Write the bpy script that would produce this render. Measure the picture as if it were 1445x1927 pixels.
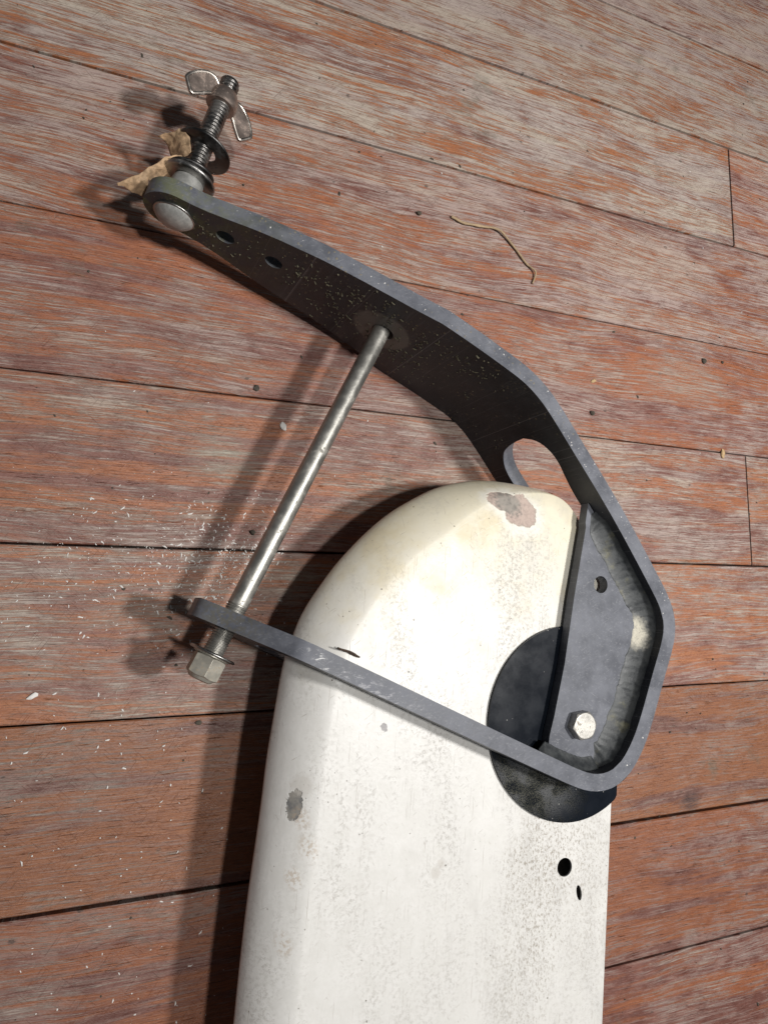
import bpy, bmesh, math, random
from mathutils import Vector, Matrix, noise as mnoise
from mathutils.geometry import delaunay_2d_cdt

random.seed(7)
sc = bpy.context.scene
for o in list(bpy.data.objects): bpy.data.objects.remove(o)
COL = sc.collection

# ------------------------------------------------------------------ camera, world, lamps, exposure
cam = bpy.data.cameras.new('camera'); camo = bpy.data.objects.new('camera', cam); COL.objects.link(camo)
sc.camera = camo
cam.sensor_fit = 'VERTICAL'; cam.sensor_height = 36.0; cam.lens = 36.0 * 1336 / 1927
cam.clip_start = 0.01; cam.clip_end = 50
right = Vector((0.9149, 0.0031, 0.4037)); down = Vector((0.0521, -0.9925, -0.1106)); fwd = Vector((0.4004, 0.1223, -0.9082))
m = Matrix.Identity(4)
for i in range(3):
    m[i][0] = right[i]; m[i][1] = -down[i]; m[i][2] = -fwd[i]
m[2][3] = 0.5
camo.matrix_world = m

w = bpy.data.worlds.new('World'); sc.world = w; w.use_nodes = True
w.node_tree.nodes['Background'].inputs[0].default_value = (0.86, 0.92, 1.0, 1)
w.node_tree.nodes['Background'].inputs[1].default_value = 0.065

def lamp(name, loc, target, power, size, color, spread=180):
    l = bpy.data.lights.new(name, 'AREA'); l.shape = 'DISK'; l.size = size; l.energy = power; l.color = color; l.spread = math.radians(spread)
    o = bpy.data.objects.new(name, l); COL.objects.link(o); o.location = loc
    o.rotation_euler = (Vector(target) - Vector(loc)).to_track_quat('-Z', 'Y').to_euler()
    return o
lamp('side_lamp', (.80, -.05, 1.34), (0.44, 0.16, 0), 9.1, 0.135, (1.0, 0.975, 0.94), 128)
lamp('ceiling_lamp', (0.30, -.08, 1.85), (0.42, 0.12, 0), 8.3, 0.11, (1.0, 0.975, 0.94), 135)
vs = sc.view_settings
vs.view_transform = 'Standard'; vs.look = 'None'; vs.gamma = 1; vs.exposure = 0.0; vs.use_curve_mapping = False
sc.render.engine = 'CYCLES'

# ------------------------------------------------------------------ node helper
class G:
    def __init__(s, name):
        s.m = bpy.data.materials.new(name); s.m.use_nodes = True
        s.t = s.m.node_tree; s.n = s.t.nodes
        s.b = s.n['Principled BSDF']
        s.tc = s.n.new('ShaderNodeTexCoord').outputs['Object']
    def set(s, sock, v):
        if isinstance(v, bpy.types.NodeSocket): s.t.links.new(v, sock)
        elif isinstance(v, (tuple, list)) and len(v) == 3 and sock.type == 'RGBA': sock.default_value = (*v, 1)
        else: sock.default_value = v
    def vm(s, op, a, b=None):
        n = s.n.new('ShaderNodeVectorMath'); n.operation = op; s.set(n.inputs[0], a)
        if b is not None: s.set(n.inputs[1], b)
        return n.outputs['Value'] if op in ('LENGTH', 'DOT_PRODUCT') else n.outputs[0]
    def ma(s, op, a, b=None, clamp=False):
        n = s.n.new('ShaderNodeMath'); n.operation = op; n.use_clamp = clamp; s.set(n.inputs[0], a)
        if b is not None: s.set(n.inputs[1], b)
        return n.outputs[0]
    def add(s, a, b): return s.ma('ADD', a, b)
    def mul(s, a, b): return s.ma('MULTIPLY', a, b)
    def sc3(s, v, k): return s.vm('MULTIPLY', v, k)
    def noise(s, v, scale=1.0, detail=5.0, rough=0.55, dist=0.0):
        n = s.n.new('ShaderNodeTexNoise'); s.set(n.inputs['Vector'], v)
        n.inputs['Scale'].default_value = scale; n.inputs['Detail'].default_value = detail
        n.inputs['Roughness'].default_value = rough; n.inputs['Distortion'].default_value = dist
        return n.outputs[0]
    def vor(s, v, scale=1.0, rnd=1.0, feature='F1'):
        n = s.n.new('ShaderNodeTexVoronoi'); n.feature = feature; s.set(n.inputs['Vector'], v)
        n.inputs['Scale'].default_value = scale; n.inputs['Randomness'].default_value = rnd
        return n.outputs['Distance'], n.outputs['Color']
    def mr(s, v, a, b, c=0.0, d=1.0, smooth=True):
        n = s.n.new('ShaderNodeMapRange'); n.clamp = True
        if smooth: n.interpolation_type = 'SMOOTHSTEP'
        s.set(n.inputs['Value'], v)
        n.inputs['From Min'].default_value = a; n.inputs['From Max'].default_value = b
        n.inputs['To Min'].default_value = c; n.inputs['To Max'].default_value = d
        return n.outputs[0]
    def mix(s, f, a, b, blend='MIX'):
        n = s.n.new('ShaderNodeMix'); n.data_type = 'RGBA'; n.blend_type = blend
        s.set(n.inputs[0], f); s.set(n.inputs[6], a); s.set(n.inputs[7], b)
        return n.outputs[2]
    def spot(s, v, c, rx, ry, rot=0.0, nz=None, amp=0.5, edge=0.12):
        """irregular blot: 1 inside an ellipse whose rim is disturbed by noise nz"""
        q = s.vm('SUBTRACT', v, (c[0], c[1], 0))
        ca, sa = math.cos(rot), math.sin(rot)
        a = s.vm('DOT_PRODUCT', q, (ca / rx, sa / rx, 0)); b = s.vm('DOT_PRODUCT', q, (-sa / ry, ca / ry, 0))
        d = s.ma('SQRT', s.add(s.mul(a, a), s.mul(b, b)))
        if nz is not None: d = s.add(d, s.mul(s.ma('SUBTRACT', nz, 0.5), amp * 2))
        return s.mr(d, 1 - edge, 1 + edge, 1, 0)
    def line(s, v, scale, rot, width, seed, thr=0.5, stretch=(1, 1)):
        """hair-thin wandering scratches: level sets of a stretched noise, broken up by a second one"""
        ca, sa = math.cos(rot), math.sin(rot)
        q = s.vm('ADD', v, (seed * 1.7, seed * 0.9, seed))
        a = s.vm('DOT_PRODUCT', q, (ca * stretch[0], sa * stretch[0], 0)); b = s.vm('DOT_PRODUCT', q, (-sa * stretch[1], ca * stretch[1], 0))
        n = s.n.new('ShaderNodeCombineXYZ'); s.set(n.inputs[0], a); s.set(n.inputs[1], b)
        f = s.noise(n.outputs[0], scale, 1.0, 0.4)
        l = s.mr(s.ma('ABSOLUTE', s.ma('SUBTRACT', f, 0.5)), 0, width, 1, 0)
        g = s.noise(q, scale * 1.3, 2, 0.5)
        return s.mul(l, s.mr(g, thr, thr + 0.06))
    def dash(s, v, rot, length, width, seed, thr):
        """straight scratches of about the given length and width"""
        ca, sa = math.cos(rot), math.sin(rot)
        q = s.vm('ADD', v, (seed * 1.7, seed * .9, seed * 2.3))
        n = s.n.new('ShaderNodeCombineXYZ'); s.set(n.inputs[0], s.vm('DOT_PRODUCT', q, (ca / length, sa / length, 0)))
        s.set(n.inputs[1], s.vm('DOT_PRODUCT', q, (-sa / width, ca / width, 0)))
        n.inputs[2].default_value = seed
        return s.mr(s.noise(n.outputs[0], 1, 1, .5), thr, thr + .05)
    def bump(s, hgt, strength=0.3, dist=0.001, prev=None):
        n = s.n.new('ShaderNodeBump'); n.inputs['Strength'].default_value = strength; n.inputs['Distance'].default_value = dist
        s.set(n.inputs['Height'], hgt)
        if prev is not None: s.set(n.inputs['Normal'], prev)
        return n.outputs[0]
    def out(s, col, rough, normal=None, metal=0.0, spec=0.5):
        s.set(s.b.inputs['Base Color'], col); s.set(s.b.inputs['Roughness'], rough)
        s.set(s.b.inputs['Metallic'], metal); s.set(s.b.inputs['Specular IOR Level'], spec)
        if normal is not None: s.set(s.b.inputs['Normal'], normal)
        return s.m
    def attr(s, name):
        n = s.n.new('ShaderNodeAttribute'); n.attribute_type = 'OBJECT'; n.attribute_name = name
        return n.outputs['Fac']

# ------------------------------------------------------------------ materials
def mat_wood():
    g = G('worn_painted_wood')
    seed = g.attr('seed'); wear_sheen = g.attr('wear_sheen'); red = g.attr('red')
    n = g.n.new('ShaderNodeCombineXYZ'); g.set(n.inputs[0], g.mul(seed, 3.1)); g.set(n.inputs[1], g.mul(seed, 1.7)); g.set(n.inputs[2], g.mul(seed, 5.3))
    P = g.vm('ADD', g.tc, n.outputs[0])
    wob = g.noise(g.sc3(P, (5, 11, 1)), 1, 2)                      # the grain wanders a little
    nn = g.n.new('ShaderNodeCombineXYZ'); g.set(nn.inputs[1], g.mul(wob, 0.022))
    Q = g.vm('ADD', P, nn.outputs[0])
    hue = g.noise(g.sc3(Q, (4, 60, 1)), 1, 4, 0.6)
    patch = g.noise(g.sc3(P, (8, 16, 1)), 1, 4, 0.6)
    patch2 = g.noise(g.sc3(P, (34, 60, 1)), 1, 5, 0.7)
    streak = g.noise(g.sc3(Q, (24, 540, 1)), 1, 6, 0.78)
    fibre = g.noise(g.sc3(Q, (48, 1300, 1)), 1, 4, 0.75)
    fine = g.noise(g.sc3(P, (700, 1500, 1)), 1, 2, 0.6)
    cover = g.add(g.add(g.mul(patch, .55), g.mul(patch2, .30)), g.mul(hue, .15))
    cov = g.ma('SUBTRACT', cover, .5)
    # three coats: orange timber, red-brown stain, mauve old paint
    timber = g.mix(g.mr(fibre, .38, .62), (.345, .132, .060), (.225, .083, .044))
    stain = g.mix(g.mr(patch2, .35, .65), (.150, .062, .048), (.220, .100, .078))
    base = g.mix(g.mr(g.add(g.add(hue, g.mul(streak, .30)), g.mul(red, .25)), .58, .70), timber, stain)
    mauve = g.mr(g.add(g.add(streak, g.mul(cov, .65)), g.mul(g.ma('SUBTRACT', wear_sheen, .45), .12)), .455, .555)
    base = g.mix(g.mul(mauve, .80), base, g.mix(g.mr(patch2, .4, .6), (.300, .180, .150), (.355, .230, .192)))
    # grey weathered wash, with the upper rows' painted sheen, in ragged streaks along the grain, sharp edged
    w1 = g.mr(g.add(g.add(g.mul(streak, .75), g.mul(fibre, .40)), g.add(g.mul(cov, .52), g.mul(wear_sheen, .185))), .662, .745)
    wcol = g.mix(g.mr(hue, .40, .60), (.385, .325, .268), (.340, .275, .252))
    col = g.mix(g.mul(w1, .74), base, wcol)
    w2 = g.mr(g.add(g.add(fibre, g.mul(cov, .55)), g.mul(wear_sheen, .03)), .600, .655)
    col = g.mix(g.mul(w2, .58), col, (.440, .375, .320))
    # bare timber showing through again in long flames
    fl = g.noise(g.sc3(Q, (16, 240, 3)), 1, 5, .74)
    flame = g.mr(g.add(fl, g.mul(cov, -.25)), .60, .655)
    col = g.mix(g.mul(flame, .60), col, timber)
    # dark pores and cracks along the grain
    dark = g.mr(g.noise(g.sc3(Q, (48, 1300, 9)), 1, 3, .7), .640, .690)
    col = g.mix(g.mul(dark, .70), col, (.060, .030, .022))
    # knocks and scratches across the grain, some dark, some pale
    d1 = g.ma('MAXIMUM', g.dash(P, .95, .022, .00060, 3, .69), g.dash(P, -.75, .018, .00055, 8, .69))
    d2 = g.ma('MAXIMUM', g.dash(P, 1.45, .012, .00060, 13, .71), g.dash(P, .45, .030, .00050, 19, .71))
    scm = g.mr(patch, .40, .58, .25, 1)
    col = g.mix(g.mul(g.mul(d1, scm), .55), col, (.115, .048, .036))
    col = g.mix(g.mul(g.mul(d2, scm), .55), col, (.450, .390, .330))
    vd, vc = g.vor(g.sc3(P, (1, 1.4, 1)), 40)
    spots = g.mul(g.mr(g.add(vd, g.mul(g.ma('SUBTRACT', fine, .5), .14)), .05, .10, 1, 0), g.mr(patch2, .50, .56))
    col = g.mix(g.mul(spots, .65), col, (.06, .05, .042))
    soil = g.mr(g.noise(g.sc3(P, (15, 18, 4)), 1, 6, .72), .60, .72)
    col = g.mix(g.mul(soil, .50), col, (.150, .128, .098))
    # single marks: a knot, an old dark spill, a bleached scuff
    F = g.tc
    kn = g.spot(F, (.524, -.181), .010, .0075, .2, patch2, 1.0, .6)
    col = g.mix(g.mul(kn, g.mr(fibre, .35, .6, .35, .9)), col, (.060, .040, .040))
    spill = g.ma('MAXIMUM', g.spot(F, (.490, .366), .075, .0075, -.06, patch2, 1.0, .6), g.spot(F, (.570, .357), .018, .010, 0, patch2, 1.0, .6))
    col = g.mix(g.mul(spill, g.mr(streak, .4, .58, .75, .2)), col, (.125, .055, .055))
    col = g.mix(g.mul(g.spot(F, (.540, .215), .05, .016, 0, patch2, 1.1, .7), g.mr(g.add(g.mul(streak, .6), g.mul(fibre, .4)), .44, .56, .05, .7)), col, (.41, .355, .29))
    col = g.mix(g.mul(g.spot(F, (.098, .102), .020, .013, 0, patch2, 1.1, .7), g.mr(g.add(g.mul(streak, .6), g.mul(fibre, .4)), .44, .56, .05, .7)), col, (.40, .375, .31))
    tone = g.attr('tone')
    tn = g.n.new('ShaderNodeCombineColor'); g.set(tn.inputs[0], tone); g.set(tn.inputs[1], g.mul(tone, g.attr('tint'))); g.set(tn.inputs[2], g.mul(tone, g.attr('tint')))
    col = g.mix(1.0, col, tn.outputs[0], 'MULTIPLY')
    col = g.mix(.24, col, g.mix(fine, (0, 0, 0), (1, 1, 1)), 'OVERLAY')
    hgt = g.add(g.add(g.mul(w1, .35), g.mul(fibre, .6)), g.add(g.mul(dark, -.8), g.mul(g.add(d1, d2), -.35)))
    hgt = g.add(hgt, g.mul(streak, .6))
    rough = g.add(g.mul(w1, .22), g.mr(patch2, .3, .7, .34, .52))
    return g.out(col, rough, g.bump(hgt, .7, .0007), 0, .42)

def mat_plain(name, col, rough=.6, metal=0.0, nscale=400, var=.25, bump=.2, bdist=.0003):
    g = G(name)
    n1 = g.noise(g.tc, nscale, 5, .6); n2 = g.noise(g.tc, nscale * .15, 4, .6)
    f = g.mr(g.add(g.mul(n1, .5), g.mul(n2, .5)), .3, .7)
    c = g.mix(f, tuple(x * (1 - var) for x in col), tuple(min(1, x * (1 + var)) for x in col))
    return g.out(c, g.mr(n2, .3, .7, max(.05, rough - .1), min(1, rough + .1)), g.bump(n1, bump, bdist), metal)

def mat_bracket(name='oxidised_aluminium', tone=1.0):
    g = G(name)
    P = g.tc
    n1 = g.noise(P, 60, 6, .65); n2 = g.noise(P, 420, 4, .6); n3 = g.noise(P, 18, 4, .6)
    brush = g.noise(g.sc3(P, (500, 900, 60)), 1, 3, .6)
    col = g.mix(g.mr(g.add(g.mul(n1, .6), g.mul(n3, .4)), .36, .64), tuple(x * tone for x in (.078, .083, .100)), tuple(x * tone for x in (.150, .157, .182)))
    col = g.mix(g.mul(g.mr(brush, .55, .72), .30 * tone), col, (.30, .305, .32))
    # olive film and dry dirt flecks, thickest along the long arm
    sep = g.n.new('ShaderNodeSeparateXYZ'); g.set(sep.inputs[0], P)
    arm = g.mr(g.add(sep.outputs[1], g.mul(sep.outputs[0], .2)), .12, .24)
    tip = g.mr(g.add(sep.outputs[0], g.mul(n1, .05)), .02, .17, 1, 0)
    moss = g.mul(g.mul(tip, arm), g.mr(g.noise(P, 95, 6, .7), .40, .62))
    col = g.mix(g.mul(moss, .80), col, (.135, .145, .055))
    vd, vc = g.vor(g.sc3(P, (1, 1, 1)), 260)
    fl = g.mul(g.mr(g.add(vd, g.mul(g.ma('SUBTRACT', n2, .5), .8)), .10, .26, 1, 0), g.mr(g.noise(P, 42, 5, .65), .46, .60))
    fl = g.mul(fl, g.add(g.mul(arm, .95), .05))
    col = g.mix(g.mul(fl, .85), col, (.22, .185, .115))
    vd2, vc2 = g.vor(P, 190)
    wht = g.mul(g.mr(vd2, .03, .05, 1, 0), g.mr(n1, .56, .62))
    col = g.mix(g.mul(wht, .8), col, (.75, .75, .75))
    scr = g.ma('MAXIMUM', g.dash(P, .5, .014, .0005, 2, .70), g.dash(P, -.6, .010, .0005, 5, .70))
    col = g.mix(g.mul(scr, .35), col, (.34, .34, .36))
    # polished ring rubbed by the long bolt
    ring = g.n.new('ShaderNodeVectorMath'); ring.operation = 'DISTANCE'; g.set(ring.inputs[0], P); ring.inputs[1].default_value = (.1946, .1906, .0525)
    rd = g.add(ring.outputs['Value'], g.mul(g.ma('SUBTRACT', n1, .5), .006))
    col = g.mix(g.mul(g.mr(rd, .020, .023, 1, 0), .45), col, (.24, .225, .195))
    # bare metal scuffed bright where the short arm kinks, and grey smears along its top
    sm = g.mr(g.noise(g.sc3(P, (160, 420, 100)), 1, 5, .75), .52, .60)
    col = g.mix(g.mul(g.mul(g.spot(P, (.1330, -.0330), .0035, .0095, .55, n2, .7, .4), sm), .9), col, (.62, .62, .62))
    col = g.mix(g.mul(g.mul(g.spot(P, (.088, -.010), .020, .014, -.4, n2, .8, .5), g.mr(n2, .42, .58)), .55), col, (.115, .105, .075))
    col = g.mix(g.mul(g.mul(g.spot(P, (.1700, -.0530), .034, .0035, -.45, n2, .8, .4), sm), .55), col, (.42, .42, .44))
    hgt = g.add(g.add(g.mul(n2, .35), g.mul(fl, 1.2)), g.add(g.mul(wht, 1.), g.mul(n1, .5)))
    rough = g.add(g.mr(n1, .3, .7, .40, .56), g.mul(g.ma('MAXIMUM', fl, moss), .3))
    return g.out(col, rough, g.bump(hgt, .35, .0006), 0, .28)

def mat_weld():
    g = G('weld_bead_aluminium')
    P = g.tc
    n1 = g.noise(P, 140, 5, .6); n2 = g.noise(P, 700, 3, .6)
    col = g.mix(g.mr(n1, .35, .65), (.030, .033, .036), (.060, .064, .066))
    col = g.mix(g.mul(g.mr(g.noise(P, 45, 5, .65), .55, .68), .5), col, (.15, .14, .08))
    # pale speckled, rougher patch in the bend
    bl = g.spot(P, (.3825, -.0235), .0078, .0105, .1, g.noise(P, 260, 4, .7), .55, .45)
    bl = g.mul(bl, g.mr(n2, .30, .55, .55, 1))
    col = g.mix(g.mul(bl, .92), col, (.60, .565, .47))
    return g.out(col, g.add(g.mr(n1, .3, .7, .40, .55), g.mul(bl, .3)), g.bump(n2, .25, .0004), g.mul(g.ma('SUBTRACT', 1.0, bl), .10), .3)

def mat_blade():
    g = G('chipped_white_paint')
    P = g.tc
    n1 = g.noise(P, 25, 5, .6); n2 = g.noise(P, 110, 5, .65); n3 = g.noise(P, 420, 4, .65); n4 = g.noise(P, 1600, 2, .5)
    sep = g.n.new('ShaderNodeSeparateXYZ'); g.set(sep.inputs[0], P)
    y = sep.outputs[1]
    white = g.mix(g.mr(n2, .35, .65), (.665, .655, .628), (.708, .698, .675))
    head = g.mr(g.add(y, g.mul(g.ma('SUBTRACT', n1, .5), .12)), -.06, .085)
    col = g.mix(g.mul(head, .95), white, (.68, .625, .475))
    col = g.mix(g.mul(g.mul(g.mr(n1, .50, .66), head), .55), col, (.61, .52, .335))
    # scrubbed arcs where it has swung in its bracket
    arc = g.n.new('ShaderNodeVectorMath'); arc.operation = 'DISTANCE'; g.set(arc.inputs[0], P); arc.inputs[1].default_value = (.3285, -.0858, .079)
    rr = g.noise(g.sc3(P, (1, 1, 1)), 30, 2)
    band = g.n.new('ShaderNodeCombineXYZ'); g.set(band.inputs[0], g.mul(arc.outputs['Value'], 900)); g.set(band.inputs[1], g.mul(rr, 2))
    an = g.noise(band.outputs[0], 1, 2, .5)
    arcm = g.mul(g.mr(an, .55, .68), g.mul(g.mr(arc.outputs['Value'], .068, .076), g.mr(arc.outputs['Value'], .15, .19, 1, 0)))
    col = g.mix(g.mul(arcm, g.mr(n1, .45, .6, 0, .45)), col, (.76, .75, .72))
    # grey dirt ground into the pores, in vertical drifts
    drift = g.noise(g.sc3(P, (30, 8, 5)), 1, 5, .6)
    pores = g.mr(g.add(n3, g.mul(n4, .45)), .66, .90)
    dm = g.mul(pores, g.mr(g.add(drift, g.mul(n2, .35)), .56, .84))
    col = g.mix(g.mul(dm, .55), col, (.33, .31, .28))
    haze = g.mul(g.mr(g.add(g.mul(drift, .6), g.mul(n2, .5)), .50, .70), g.mr(sep.outputs[0], .16, .30))
    col = g.mix(g.mul(haze, .34), col, (.50, .49, .47))
    smudge = g.mr(g.noise(g.sc3(P, (70, 24, 9)), 1, 6, .72), .52, .70)
    col = g.mix(g.mul(smudge, g.mr(sep.outputs[0], .15, .30, .06, .26)), col, (.42, .405, .38))
    # dark streaky speckle below the pad and along the right edge of the head
    spk = g.mr(g.noise(g.sc3(P, (760, 430, 300)), 1, 4, .72), .50, .64)
    for c, rx, ry, k in (((.313, -.166), .030, .030, 1.0), ((.300, -.205), .022, .050, .8), ((.285, -.245), .028, .05, .6), ((.335, -.004), .010, .02, .9), ((.300, -.025), .03, .01, .6), ((.345, -.19), .02, .06, .6)):
        reg = g.spot(P, c, rx, ry, 0, n1, .8, .5)
        col = g.mix(g.mul(g.mul(reg, spk), .72 * k), col, (.27, .235, .19))
    # scattered black specks
    vd, vc = g.vor(P, 85)
    speck = g.mul(g.mr(g.add(vd, g.mul(g.ma('SUBTRACT', n3, .5), .10)), .045, .07, 1, 0), g.mr(n2, .50, .55))
    vd2, vc2 = g.vor(P, 240)
    speck2 = g.mul(g.mr(vd2, .09, .13, 1, 0), g.mr(g.noise(P, 50, 4, .6), .56, .62))
    sp = g.ma('MAXIMUM', speck, g.mul(speck2, .7))
    col = g.mix(g.mul(sp, .85), col, (.13, .11, .09))
    scr = g.ma('MAXIMUM', g.dash(P, 1.48, .030, .0005, 4, .71), g.ma('MAXIMUM', g.dash(P, .6, .010, .0006, 9, .725), g.dash(P, -1.0, .007, .0006, 13, .725)))
    col = g.mix(g.mul(scr, .55), col, (.36, .31, .25))
    # chips down to primer
    p1 = g.ma('MAXIMUM', g.spot(P, (.2780, .0690), .0125, .0068, -.15, n2, .55, .05), g.spot(P, (.2920, .0630), .0140, .0112, -.4, n2, .60, .05))
    ring = g.ma('SUBTRACT', g.ma('MAXIMUM', g.spot(P, (.2780, .0680), .017, .0110, -.15, n2, .7, .25), g.spot(P, (.2930, .0600), .0185, .0155, -.4, n2, .7, .25)), p1, True)
    col = g.mix(g.mul(ring, .55), col, (.76, .75, .71))
    primer = g.mix(g.mr(n3, .4, .6), (.40, .315, .275), (.47, .375, .325))
    soot = g.mul(g.spot(P, (.2815, .0680), .0110, .0075, -.4, n3, .9, .4), .95)
    primer = g.mix(soot, primer, g.mix(g.mr(n2, .40, .62), (.17, .16, .145), (.29, .265, .235)))
    col = g.mix(p1, col, primer)
    p2 = g.spot(P, (.1305, -.1225), .0040, .0090, -.15, n3, .55, .08)
    col = g.mix(p2, col, g.mix(g.mr(n2, .40, .62), (.15, .15, .152), (.27, .255, .23)))
    p3 = g.spot(P, (.186, -.080), .0022, .0030, .3, n3, .9, .1)
    col = g.mix(p3, col, (.28, .27, .27))
    for c, r in (((.1344, -.1113), .0055), ((.222, -.172), .0032), ((.226, -.167), .0025)):
        col = g.mix(g.mul(g.spot(P, c, r, r * 1.1, 0, n3, .9, .3), .5), col, (.50, .47, .43))
    for c, r in (((.1298, -.1634), .005), ((.138, -.1467), .006), ((.1248, -.199), .005), ((.134, -.130), .005)):
        s_ = g.spot(P, c, r, r * 1.5, .3, n3, 1.2, .35)
        col = g.mix(g.mul(s_, g.mr(n3, .47, .58, 0, .42)), col, (.42, .30, .19))
    hgt = g.add(g.mul(n2, .5), g.add(g.mul(n3, .18), g.mul(g.ma('MAXIMUM', p1, p2), -4.0)))
    hgt = g.add(hgt, g.add(g.mul(sp, -.5), g.mul(scr, -.4)))
    rough = g.add(g.mr(n1, .3, .7, .34, .48), g.mul(g.ma('MAXIMUM', p1, g.ma('MAXIMUM', p2, dm)), .35))
    return g.out(col, rough, g.bump(hgt, .45, .0007), 0, .45)

def mat_rubber():
    g = G('scuffed_black_plastic')
    P = g.tc
    n1 = g.noise(P, 60, 5, .6); n3 = g.noise(P, 520, 4, .65)
    col = g.mix(g.mr(n1, .35, .65), (.005, .007, .011), (.0065, .009, .014))
    # green-yellow film on the part below the arm
    sep = g.n.new('ShaderNodeSeparateXYZ'); g.set(sep.inputs[0], P)
    reg = g.spot(P, (.296, -.126), .034, .018, -.35, n1, .8, .5)
    n5 = g.noise(P, 1300, 3, .7)
    film = g.mul(reg, g.mr(g.add(g.mul(n5, .6), g.mul(n1, .4)), .42, .62))
    col = g.mix(g.mul(film, .55), col, g.mix(g.mr(n1, .4, .6), (.13, .120, .06), (.17, .17, .165)))
    arc = g.n.new('ShaderNodeVectorMath'); arc.operation = 'DISTANCE'; g.set(arc.inputs[0], P); arc.inputs[1].default_value = (.3285, -.0858, .08)
    band = g.n.new('ShaderNodeCombineXYZ'); g.set(band.inputs[0], g.mul(arc.outputs['Value'], 700)); g.set(band.inputs[1], g.mul(n1, 1.5))
    an = g.mul(g.mr(g.noise(band.outputs[0], 1, 3, .6), .56, .72), g.mr(n1, .42, .6))
    col = g.mix(g.mul(an, .12), col, (.04, .045, .06))
    vd, vc = g.vor(P, 200)
    col = g.mix(g.mul(g.mul(g.mr(vd, .05, .08, 1, 0), g.mr(n1, .5, .56)), .7), col, (.55, .53, .5))
    return g.out(col, g.add(g.mr(n1, .3, .7, .17, .24), g.mul(film, .5)), g.bump(g.add(n3, g.mul(film, .8)), .04, .0003), 0, .22)

def mat_steel(name, col, rust=.3, rough=.30, soil=(.10, .075, .05), metal=1.0):
    g = G(name)
    P = g.tc
    n1 = g.noise(P, 90, 5, .65); n2 = g.noise(P, 600, 4, .65)
    c = g.mix(g.mr(n1, .35, .65), tuple(x * .75 for x in col), col)
    rm = g.mr(g.add(g.mul(n1, .55), g.mul(n2, .45)), .56 - rust * .08, .66 - rust * .08)
    c = g.mix(g.mul(rm, .35 + .5 * rust), c, soil)
    met = g.ma('SUBTRACT', metal, g.mul(rm, .6 * metal))
    return g.out(c, g.add(g.mr(n1, .3, .7, rough - .06, rough + .1), g.mul(rm, .3)), g.bump(n2, .22, .0003), met)

WOOD = mat_wood(); BRACKET = mat_bracket(); DARKFACE = mat_bracket('dark_face_aluminium', .30); WELD = mat_weld(); BLADE = mat_blade(); RUBBER = mat_rubber()
ROD = mat_steel('stainless_rod', (.40, .39, .36), .12, .40, (.12, .10, .07), .8)
THREAD = mat_steel('greasy_threaded_steel', (.27, .26, .25), .75, .34, (.05, .045, .04))
WING = mat_steel('stained_floor_tinted_steel', (.40, .325, .285), .30, .36, (.24, .17, .13), .85)  # pinkish base carries the floor's reflection in the colour, stains on top
RIMW = mat_steel('worn_bright_stainless', (.66, .60, .54), .1, .30, (.25, .19, .15))
DARKW = mat_steel('dark_washer_steel', (.12, .117, .115), .6, .38, (.03, .03, .03))
RIM = mat_steel('bright_washer_steel', (.40, .39, .375), .4, .33, (.08, .08, .075))
HEAD = mat_plain('grey_weathered_zinc', (.34, .34, .325), .55, .3, 300, .35, .3, .0005)
NUTM = mat_steel('weathered_nut_steel', (.46, .435, .375), .5, .42, (.24, .18, .11), .5)
BOLT = mat_steel('bright_bolt_steel', (.48, .465, .43), .2, .38, (.25, .2, .15), .7)
LEAFM = mat_plain('dry_leaf_tan', (.42, .28, .165), .75, 0, 330, .50, .6, .0012)
STRANDM = mat_plain('dry_fibre_tan', (.37, .27, .165), .8, 0, 900, .3, .6, .0006)
DIRT = mat_plain('dark_dirt', (.065, .055, .042), .9, 0, 700, .4, .6, .0008)
HUSK = mat_plain('straw_husk', (.46, .32, .17), .8, 0, 500, .35, .5, .0006)
DUST = mat_plain('white_paint_dust', (.72, .70, .67), .8, 0, 700, .12, .3, .0003)
HOLEM = mat_plain('dark_hole_inside', (.030, .026, .022), .85, 0, 500, .5, .5, .0006)
SUB = mat_plain('dark_subfloor', (.018, .014, .011), .95, 0, 40, .4, .2)

# ------------------------------------------------------------------ geometry helpers
def link(name, me, mat, parent=None, smooth=True, angle=32):
    if smooth:
        bm = bmesh.new(); bm.from_mesh(me)
        bmesh.ops.recalc_face_normals(bm, faces=bm.faces[:])
        for f in bm.faces: f.smooth = True
        for e in bm.edges:
            if len(e.link_faces) == 2 and e.calc_face_angle(0) > math.radians(angle): e.smooth = False
        bm.to_mesh(me); bm.free()
    o = bpy.data.objects.new(name, me); COL.objects.link(o)
    if mat: me.materials.append(mat)
    if parent is not None: o.parent = parent
    return o
def mesh(name, vs_, fs): me = bpy.data.meshes.new(name); me.from_pydata([tuple(v) for v in vs_], [], fs); me.update(); return me
def bevel(o, wd=.0008, seg=2, ang=40):
    b = o.modifiers.new('bevel', 'BEVEL'); b.width = wd; b.segments = seg; b.limit_method = 'ANGLE'; b.angle_limit = math.radians(ang); b.harden_normals = True
    return o
def thing(name, label, cat, loc=(0, 0, 0), group=None):
    o = bpy.data.objects.new(name, None); COL.objects.link(o); o.location = loc; o.empty_display_size = .02
    return tag(o, label, cat, group)
def tag(o, label, cat, group=None):
    o['label'] = label; o['category'] = cat
    if group: o['group'] = group
    return o
def inside(p, poly):
    c = False; n = len(poly); j = n - 1
    for i in range(n):
        a, b = poly[i], poly[j]
        if (a[1] > p[1]) != (b[1] > p[1]) and p[0] < (b[0] - a[0]) * (p[1] - a[1]) / (b[1] - a[1]) + a[0]: c = not c
        j = i
    return c
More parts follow.
